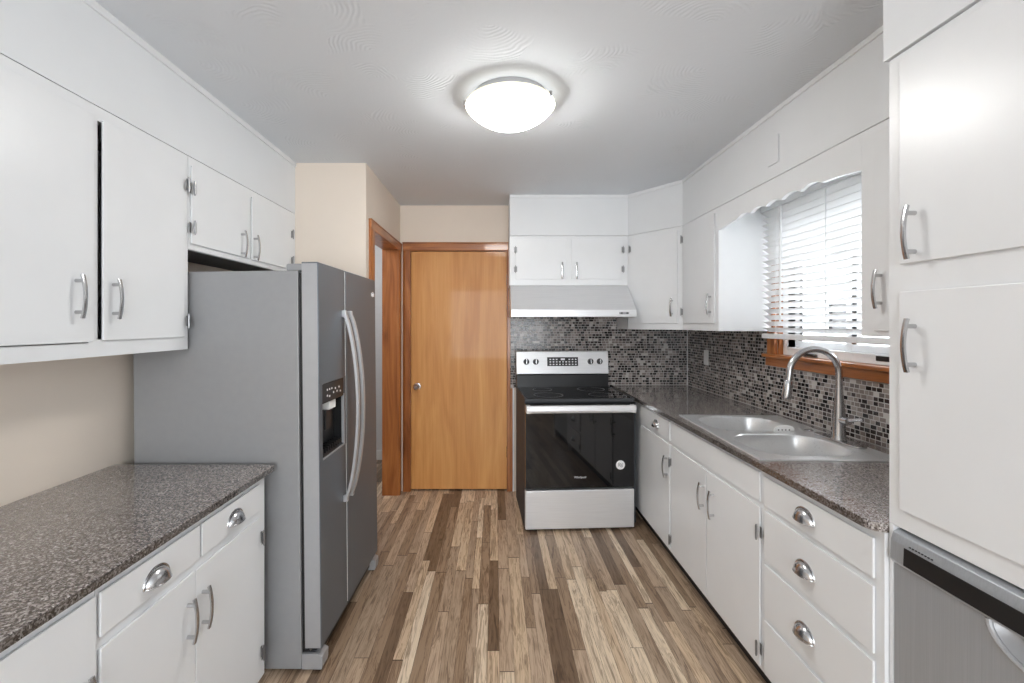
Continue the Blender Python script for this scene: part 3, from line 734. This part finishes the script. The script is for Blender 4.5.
# ------------------------------------------------------------------ right base cabinets
XBR = 1.012; HR = .90; kb_ = .104
F = F_RIGHT(XBR); dp_ = XR-XBR-.01
def base_box(t_, u0, u1):
    MB(F).box((u0, -dp_, kb_), (u0+.016, -.018, .872)).box((u1-.016, -dp_, kb_), (u1, -.018, .872)).box((u0+.016, -dp_, kb_), (u1-.016, -.018, kb_+.016)).box((u0+.016, -dp_, kb_+.016), (u1-.016, -dp_+.008, .872)).box((u0, -.018, kb_), (u1, 0, .8745)).build('cabinet_body', 'white', t_)
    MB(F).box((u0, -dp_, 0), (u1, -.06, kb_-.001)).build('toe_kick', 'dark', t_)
e1 = thing('base_cabinet', 'white right base cabinet with one drawer over one door, next to the range', 'cabinet', (1.33, 3.2, 0))
base_box(e1, 2.603, YB-.012)
q = slab(F, 2.622, 3.14, .742, .856, 'drawer', e1); cup_pull(F, 2.835, .795, .0095, q)
q = slab(F, 2.622, 3.14, .118, .722, 'door', e1); bar_handle(F, 2.652, .588, .0095, q)
e2 = thing('base_cabinet', 'white sink base cabinet with false front over two doors', 'cabinet', (1.33, 2.16, 0))
base_box(e2, 1.7155, 2.6)
slab(F, 1.729, 2.588, .742, .856, 'false_front', e2)
q = slab(F, 2.166, 2.588, .118, .722, 'door', e2); bar_handle(F, 2.192, .590, .0095, q)
for z in (.63, .19): hinge(F, 2.591, z, .02, 1, q)
q = slab(F, 1.729, 2.160, .118, .722, 'door', e2); bar_handle(F, 2.088, .586, .0095, q)
for z in (.63, .19): hinge(F, 1.726, z, .02, -1, q)
e3 = thing('base_cabinet', 'white drawer base cabinet with four stacked cup-pull drawers beside dishwasher', 'cabinet', (1.33, 1.45, 0))
base_box(e3, 1.183, 1.7125)
for z0, z1, zp in ((.742, .850, .797), (.542, .722, .624), (.333, .522, .421), (.122, .313, .21)):
    q = slab(F, 1.209, 1.700, z0, z1, 'drawer', e3); cup_pull(F, 1.475, zp, .0095, q)
# countertop with sink cut-out
ct = MB()
XF = .985; yN = 1.183; rr = .035
arc = [(XF+rr-rr*math.sin(a), yN+rr-rr*math.cos(a)) for a in [PI/2*i/6 for i in range(7)]]
sk0, sk1, sx0, sx1 = 1.76, 2.52, 1.06, 1.53
ct.prism(arc + [(XF, sk0), (XR-.008, sk0), (XR-.008, yN)], 2, .876, HR)
ct.box((XF, sk0, .876), (sx0, sk1, HR)); ct.box((sx1, sk0, .876), (XR-.008, sk1, HR)); ct.box((XF, sk1, .876), (XR-.008, YB-.008, HR))
cto = ct.build('countertop', 'laminate')
MB().box((XF-.0006, yN+rr, .8755), (XF+.001, YB-.009, HR-.002), .0005).build('edge_shade_band', 'laminate_shaded', cto)  # darkened laminate strip, painted shade along the counter front
tag(cto, 'grey speckled laminate countertop around the sink along the right wall', 'countertop')

# ------------------------------------------------------------------ sink (local frame rotated a little)
sn = thing('kitchen_sink', 'double-bowl stainless drop-in sink in the right countertop', 'sink', (1.29, 2.138, HR), rot=(0, 0, math.radians(-2.4)))
def rrect(cx, cy, hx, hy, r, n=10):
    out = []
    for qx, qy, a0 in ((1, 1, 0), (-1, 1, PI/2), (-1, -1, PI), (1, -1, 3*PI/2)):
        for i in range(n+1):
            a = a0 + PI/2*i/n; out.append((cx+qx*(hx-r)+r*math.cos(a), cy+qy*(hy-r)+r*math.sin(a)))
    return out
HX, HY = .268, .421
rim = MB()
def cell(x0, x1, y0, y1, cx, cy, hx, hy, rr_, zt=.006):
    inner = rrect(cx, cy, hx, hy, rr_)
    outer = []
    for (x, y) in inner:
        dx, dy = x-cx, y-cy
        tx = ((x1 if dx > 0 else x0)-cx)/dx if abs(dx) > 1e-9 else 1e9
        ty = ((y1 if dy > 0 else y0)-cy)/dy if abs(dy) > 1e-9 else 1e9
        t_ = min(tx, ty); outer.append((cx+dx*t_, cy+dy*t_))
    rim.grid([[(x, y, zt) for x, y in outer], [(x, y, zt) for x, y in inner]], True)
    # fill cell corners
    cs = [(x0, y0), (x1, y0), (x1, y1), (x0, y1)]
    for c_ in cs:
        best = sorted(range(len(outer)), key=lambda i: (outer[i][0]-c_[0])**2+(outer[i][1]-c_[1])**2)
        on_x = [i for i in best if abs(outer[i][0]-c_[0]) < 1e-6][0]; on_y = [i for i in best if abs(outer[i][1]-c_[1]) < 1e-6][0]
        if on_x != on_y: rim.bm.faces.new([rim.bm.verts.new((*outer[on_x], zt)), rim.bm.verts.new((*c_, zt)), rim.bm.verts.new((*outer[on_y], zt))])
BX, BHX = -.028, .198
B1 = (BX, -.200, BHX, .178); B2 = (BX, .200, BHX, .178)
cell(-HX, HX, -HY, 0, *B1, .13); cell(-HX, HX, 0, HY, *B2, .13)
per = [(-HX, -HY), (HX, -HY), (HX, HY), (-HX, HY)]
P0 = [(-HX, -HY), (0, -HY), (HX, -HY), (HX, 0), (HX, HY), (0, HY), (-HX, HY), (-HX, 0)]
rim.grid([[(x, y, .006) for x, y in P0], [(x*1.008, y*1.005, .0045) for x, y in P0], [(x*1.01, y*1.006, .0005) for x, y in P0]], True)
rim.build('sink_rim', 'sink_steel', sn)
for nm_, B, dep in (('sink_bowl', B1, .19), ('sink_bowl', B2, .19)):
    bw = MB(); rows = []
    for dz, sh, rd in ((.006, 0, .13), (.003, .004, .128), (-.01, .008, .126), (-dep*.5, .014, .122), (-dep*.85, .022, .115), (-dep*.97, .040, .10), (-dep, .075, .07), (-dep-.004, .12, .05), (-dep-.006, .14, .035)):
        rows.append([(x, y, dz) for x, y in rrect(B[0], B[1], B[2]-sh, B[3]-sh, min(rd, B[3]-sh-.001))])
    V = bw.grid(rows, True); bw.bm.faces.new(V[-1])
    so = bw.build(nm_, 'sink_steel', sn, recalc=False)
    MB().lathe([(.001, .002), (.02, .003), (.040, .004), (.044, 0)], (B[0], B[1], -dep-.0055), 2, 24).build('drain', 'polished', so)
MB().lathe([(.001, .006), (.014, .006), (.019, .002), (.019, 0)], (.213, .055, .0062), 2, 20).build('hole_cover', 'polished', sn)
# faucet
fx, fy, fz_ = 1.503, 1.99, HR+.0065
fa = thing('faucet', 'tall gooseneck pull-down faucet in brushed nickel on the sink deck', 'faucet', (fx, fy, fz_))
dk = MB().prism([(fx+.030*math.cos(a)*1.0, fy+(.105 if math.sin(a) > 0 else -.105)+.030*math.sin(a)) for a in [2*PI*i/32 for i in range(32)]], 2, fz_, fz_+.008, .002)
dk.build('deck_plate', 'chrome', fa)
MB().lathe([(.029, .007), (.029, .012), (.025, .02), (.024, .10), (.019, .16), (.015, .22), (.0135, .24)], (fx, fy, fz_), 2, 28).build('faucet_body', 'chrome', fa)
R_ = .108; zt = fz_ + .295
pts = [(fx, fy, fz_+.22), (fx, fy, fz_+.26)] + [(fx-R_+R_*math.cos(a), fy, zt+R_*math.sin(a)*.98) for a in [PI*i/24 for i in range(25)]]
pts += [(fx-2*R_-.002, fy, zt-.015), (fx-2*R_-.005, fy, zt-.035)]
MB().tube(pts, .0135, 16).build('spout', 'chrome', fa)
hp = Vector((fx-2*R_-.0045, fy, zt-.030)); hdv = Vector((-.14, 0, -1)).normalized()
MB().tube([hp, hp+hdv*.006, hp+hdv*.02, hp+hdv*.07, hp+hdv*.082], [.0145, .0165, .0175, .021, .018], 18).build('spray_head', 'chrome', fa)
MB().tube([(fx, fy-.015, fz_+.095), (fx, fy-.055, fz_+.097)], [.017, .0165], 18).tube([(fx, fy-.048, fz_+.10), (fx+.004, fy-.075, fz_+.106), (fx+.012, fy-.115, fz_+.118)], [.009, .008, .006], 12).build('lever', 'chrome', fa)
# sponge holder on the divider
sp_ = thing('sponge_holder', 'small white sink caddy with drain holes clipped over the sink divider', 'caddy', (1.355, 2.15, HR))
cy0 = MB()
yy0, yy1, xx0, xx1 = 2.172, 2.222, 1.330, 1.428
prof = [(xx0, HR-.06), (xx1, HR-.06), (xx1, HR+.020), (xx1-.012, HR+.031), (xx1-.04, HR+.035), (xx0+.03, HR+.033), (xx0+.008, HR+.025), (xx0, HR+.012)]
cy0.prism(prof, 1, yy0, yy0+.006, .0015)
cy0.prism([(a, b_) for a, b_ in [(xx0, HR-.06), (xx1, HR-.06), (xx1, HR-.01), (xx0, HR-.01)]], 1, yy1-.004, yy1)
cy0.box((xx0, yy0, HR-.062), (xx1, yy1, HR-.056)).box((xx0, yy0, HR-.06), (xx0+.004, yy1, HR-.01)).box((xx1-.004, yy0, HR-.06), (xx1, yy1, HR-.01))
cy0.build('caddy_body', 'plastic', sp_)
hl_ = MB()
for i in range(4): hl_.lathe([(.0035, -.0006), (.0035, .001)], (xx0+.022+i*.017, yy0, HR+.012), 1, 10)
hl_.build('drain_holes', 'black', sp_)

# ------------------------------------------------------------------ tall pantry cabinet and dishwasher
XP = 1.022; F = F_RIGHT(XP)
tp = thing('pantry_cabinet', 'tall white pantry cabinet with two doors above the dishwasher', 'cabinet', (1.33, .75, 0))
MB(F).box((.55, -(XR-XP-.004), .905), (1.181, 0, Z0), .001).build('cabinet_body', 'white', tp)
MB(F).box((1.169, -(XR-XP-.004), 0), (1.181, 0, .9045), .001).build('end_panel', 'white', tp)
MB(F).box((.53, -(XR-XP-.004), 0), (.549, 0, Z0), .001).build('end_panel', 'white', tp)
q = slab(F, .575, 1.142, 1.568, 2.082, 'door', tp); bar_handle(F, 1.098, 1.64, .0095, q)
q = slab(F, .575, 1.142, .954, 1.499, 'door', tp); bar_handle(F, 1.098, 1.367, .0095, q)
dwm = thing('dishwasher', 'stainless dishwasher with black control strip under the tall pantry cabinet', 'dishwasher', (1.33, .87, 0))
y0, y1 = .565, 1.168
MB(F).box((y0, -.58, .10), (y1, -.036, .895)).build('tub', 'dark', dwm)
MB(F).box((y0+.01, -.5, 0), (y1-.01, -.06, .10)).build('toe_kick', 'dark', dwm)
pd = MB(F)
zc0 = .81
cx_, hw_ = .835, .105
# door skin with a pocket: outline with an arched dip below the strip
arcp = [(cx_ + hw_*math.cos(a), zc0 - .062*math.sin(a)) for a in [PI*i/20 for i in range(21)]]
outl = [(y0, .105), (y1, .105), (y1, zc0), (cx_+hw_, zc0)] + arcp[1:-1] + [(cx_-hw_, zc0), (y0, zc0)]
pd.prism([(a, b_) for a, b_ in outl], 1, -.035, .0, .003)
do = pd.build('door', 'steel_v', dwm)
pk = MB(F); rows = []
for k in range(7):
    g_ = k/6; rows.append([(cx_+hw_*(1-.25*g_)*math.cos(a), -.002-.026*math.sin(g_*PI/2), zc0 - .062*(1-.25*g_)*math.sin(a)) for a in [PI*i/20 for i in range(21)]])
pk.grid(rows); pk.box((cx_-hw_, -.034, zc0-.066), (cx_+hw_, -.030, zc0+.002))
pk.tube([(cx_+(hw_+.003)*math.cos(a), .000, zc0-.065*math.sin(a)) for a in [PI*i/20 for i in range(21)]], .006, 8)
pk.build('pocket_handle', 'steel_edge', do)
cpn = MB(F).prism([(-.035, zc0+.001), (.004, zc0+.001), (.010, zc0+.010), (.008, zc0+.058), (.002, zc0+.078), (-.012, zc0+.086), (-.035, zc0+.087)], 0, y0, y1, .002)
cpn = cpn.build('control_panel', 'steel_v', dwm)
MB(F).prism([(.004, zc0+.008), (.0112, zc0+.010), (.0096, zc0+.053), (.004, zc0+.055)], 0, y0+.03, y1-.040).build('control_strip', 'black', cpn)
pr_ = MB(F)
for i in range(8): pr_.box((1.055+i*.008, .0060, zc0+.0600), (1.059+i*.008, .0092, zc0+.0625))
pr_.build('control_print', 'black', cpn)

# ------------------------------------------------------------------ ceiling light
LX, LY = .065, 2.003
cl = thing('ceiling_light', 'round lit flush-mount ceiling light with frosted glass bowl', 'ceiling light', (LX, LY, ZC))
MB().lathe([(.001, 0), (.160, 0), (.163, -.004), (.163, -.034), (.158, -.038), (.001, -.038)], (LX, LY, ZC), 2, 48).build('pan', 'pan', cl)
gl = [(.196, -.042)]
for i in range(1, 15):
    a = .859*(1-i/14); gl.append((.2535*math.sin(a)+.0005, -.050-.2535*(math.cos(a)-math.cos(.859))))
MB().lathe([(.15, -.046)] + [(.190, -.048)] + gl[1:], (LX, LY, ZC), 2, 64).build('glass_bowl', 'dish', cl)
m, nt, b = new_mat('added_halo_glow'); b.inputs['Base Color'].default_value = (.9, .88, .8, 1); b.inputs['Emission Color'].default_value = (1, .98, .94, 1); b.inputs['Emission Strength'].default_value = 1.1; M['halo_glow'] = m
MB().lathe([(.163, -.0355), (.190, -.0355), (.190, -.0375), (.163, -.0375), (.163, -.0355)], (LX, LY, ZC), 2, 64).build('added_halo_ring', 'halo_glow', cl)  # added hidden glowing ring that brightens the ceiling around the pan
MB().lathe([(.158, -.038), (.194, -.038), (.1965, -.040), (.1975, -.0455), (.1965, -.0475), (.193, -.047), (.191, -.044), (.158, -.042)], (LX, LY, ZC), 2, 64).build('bowl_rim', 'dishrim', cl)
for a in (math.radians(188), math.radians(326), math.radians(75)):
    x, y = LX+.199*math.cos(a), LY+.199*math.sin(a)
    MB().box((x-.006, y-.006, ZC-.056), (x+.006, y+.006, ZC-.034), .002).tube([(x, y, ZC-.036), (LX+.17*math.cos(a), LY+.17*math.sin(a), ZC-.03)], .003, 8).build('clip', 'chrome', cl)

# ------------------------------------------------------------------ wall plates
op = thing('outlet_plate', 'white outlet cover plate on the mosaic tile of the right wall', 'outlet', (XR-.010, 3.50, 1.157))
MB().box((XR-.014, 3.466, 1.100), (XR-.0082, 3.536, 1.215), .0025).build('plate', 'plastic', op)
for z in (1.135, 1.18): MB().box((XR-.0155, 3.486, z-.014), (XR-.0135, 3.516, z+.014), .003).build('socket', 'plastic', op)
cpv = MB().box((XUR-.006, 2.090, 2.165), (XUR-.0001, 2.172, 2.292), .002)
tag(cpv.build('cover_plate', 'soffit'), 'blank white painted cover plate on the right soffit', 'cover plate')

# frame of the added fill window, unseen behind the camera
w2_ = thing('added_fill_window', 'x', 'x', (.05, YREAR-.06, .55)); del w2_['label']; del w2_['category']; w2_['kind'] = 'structure'
wf = rect_frame(MB(frame((0, YREAR-.05, 0), (0, -1, 0), (1, 0, 0))), -.03, .03, -1.05, 1.15, .6, 2.2, .05)
wf.build('window_frame', 'vinyl', w2_)
for o in bpy.data.objects:
    if '_local' in o: del o['_local']
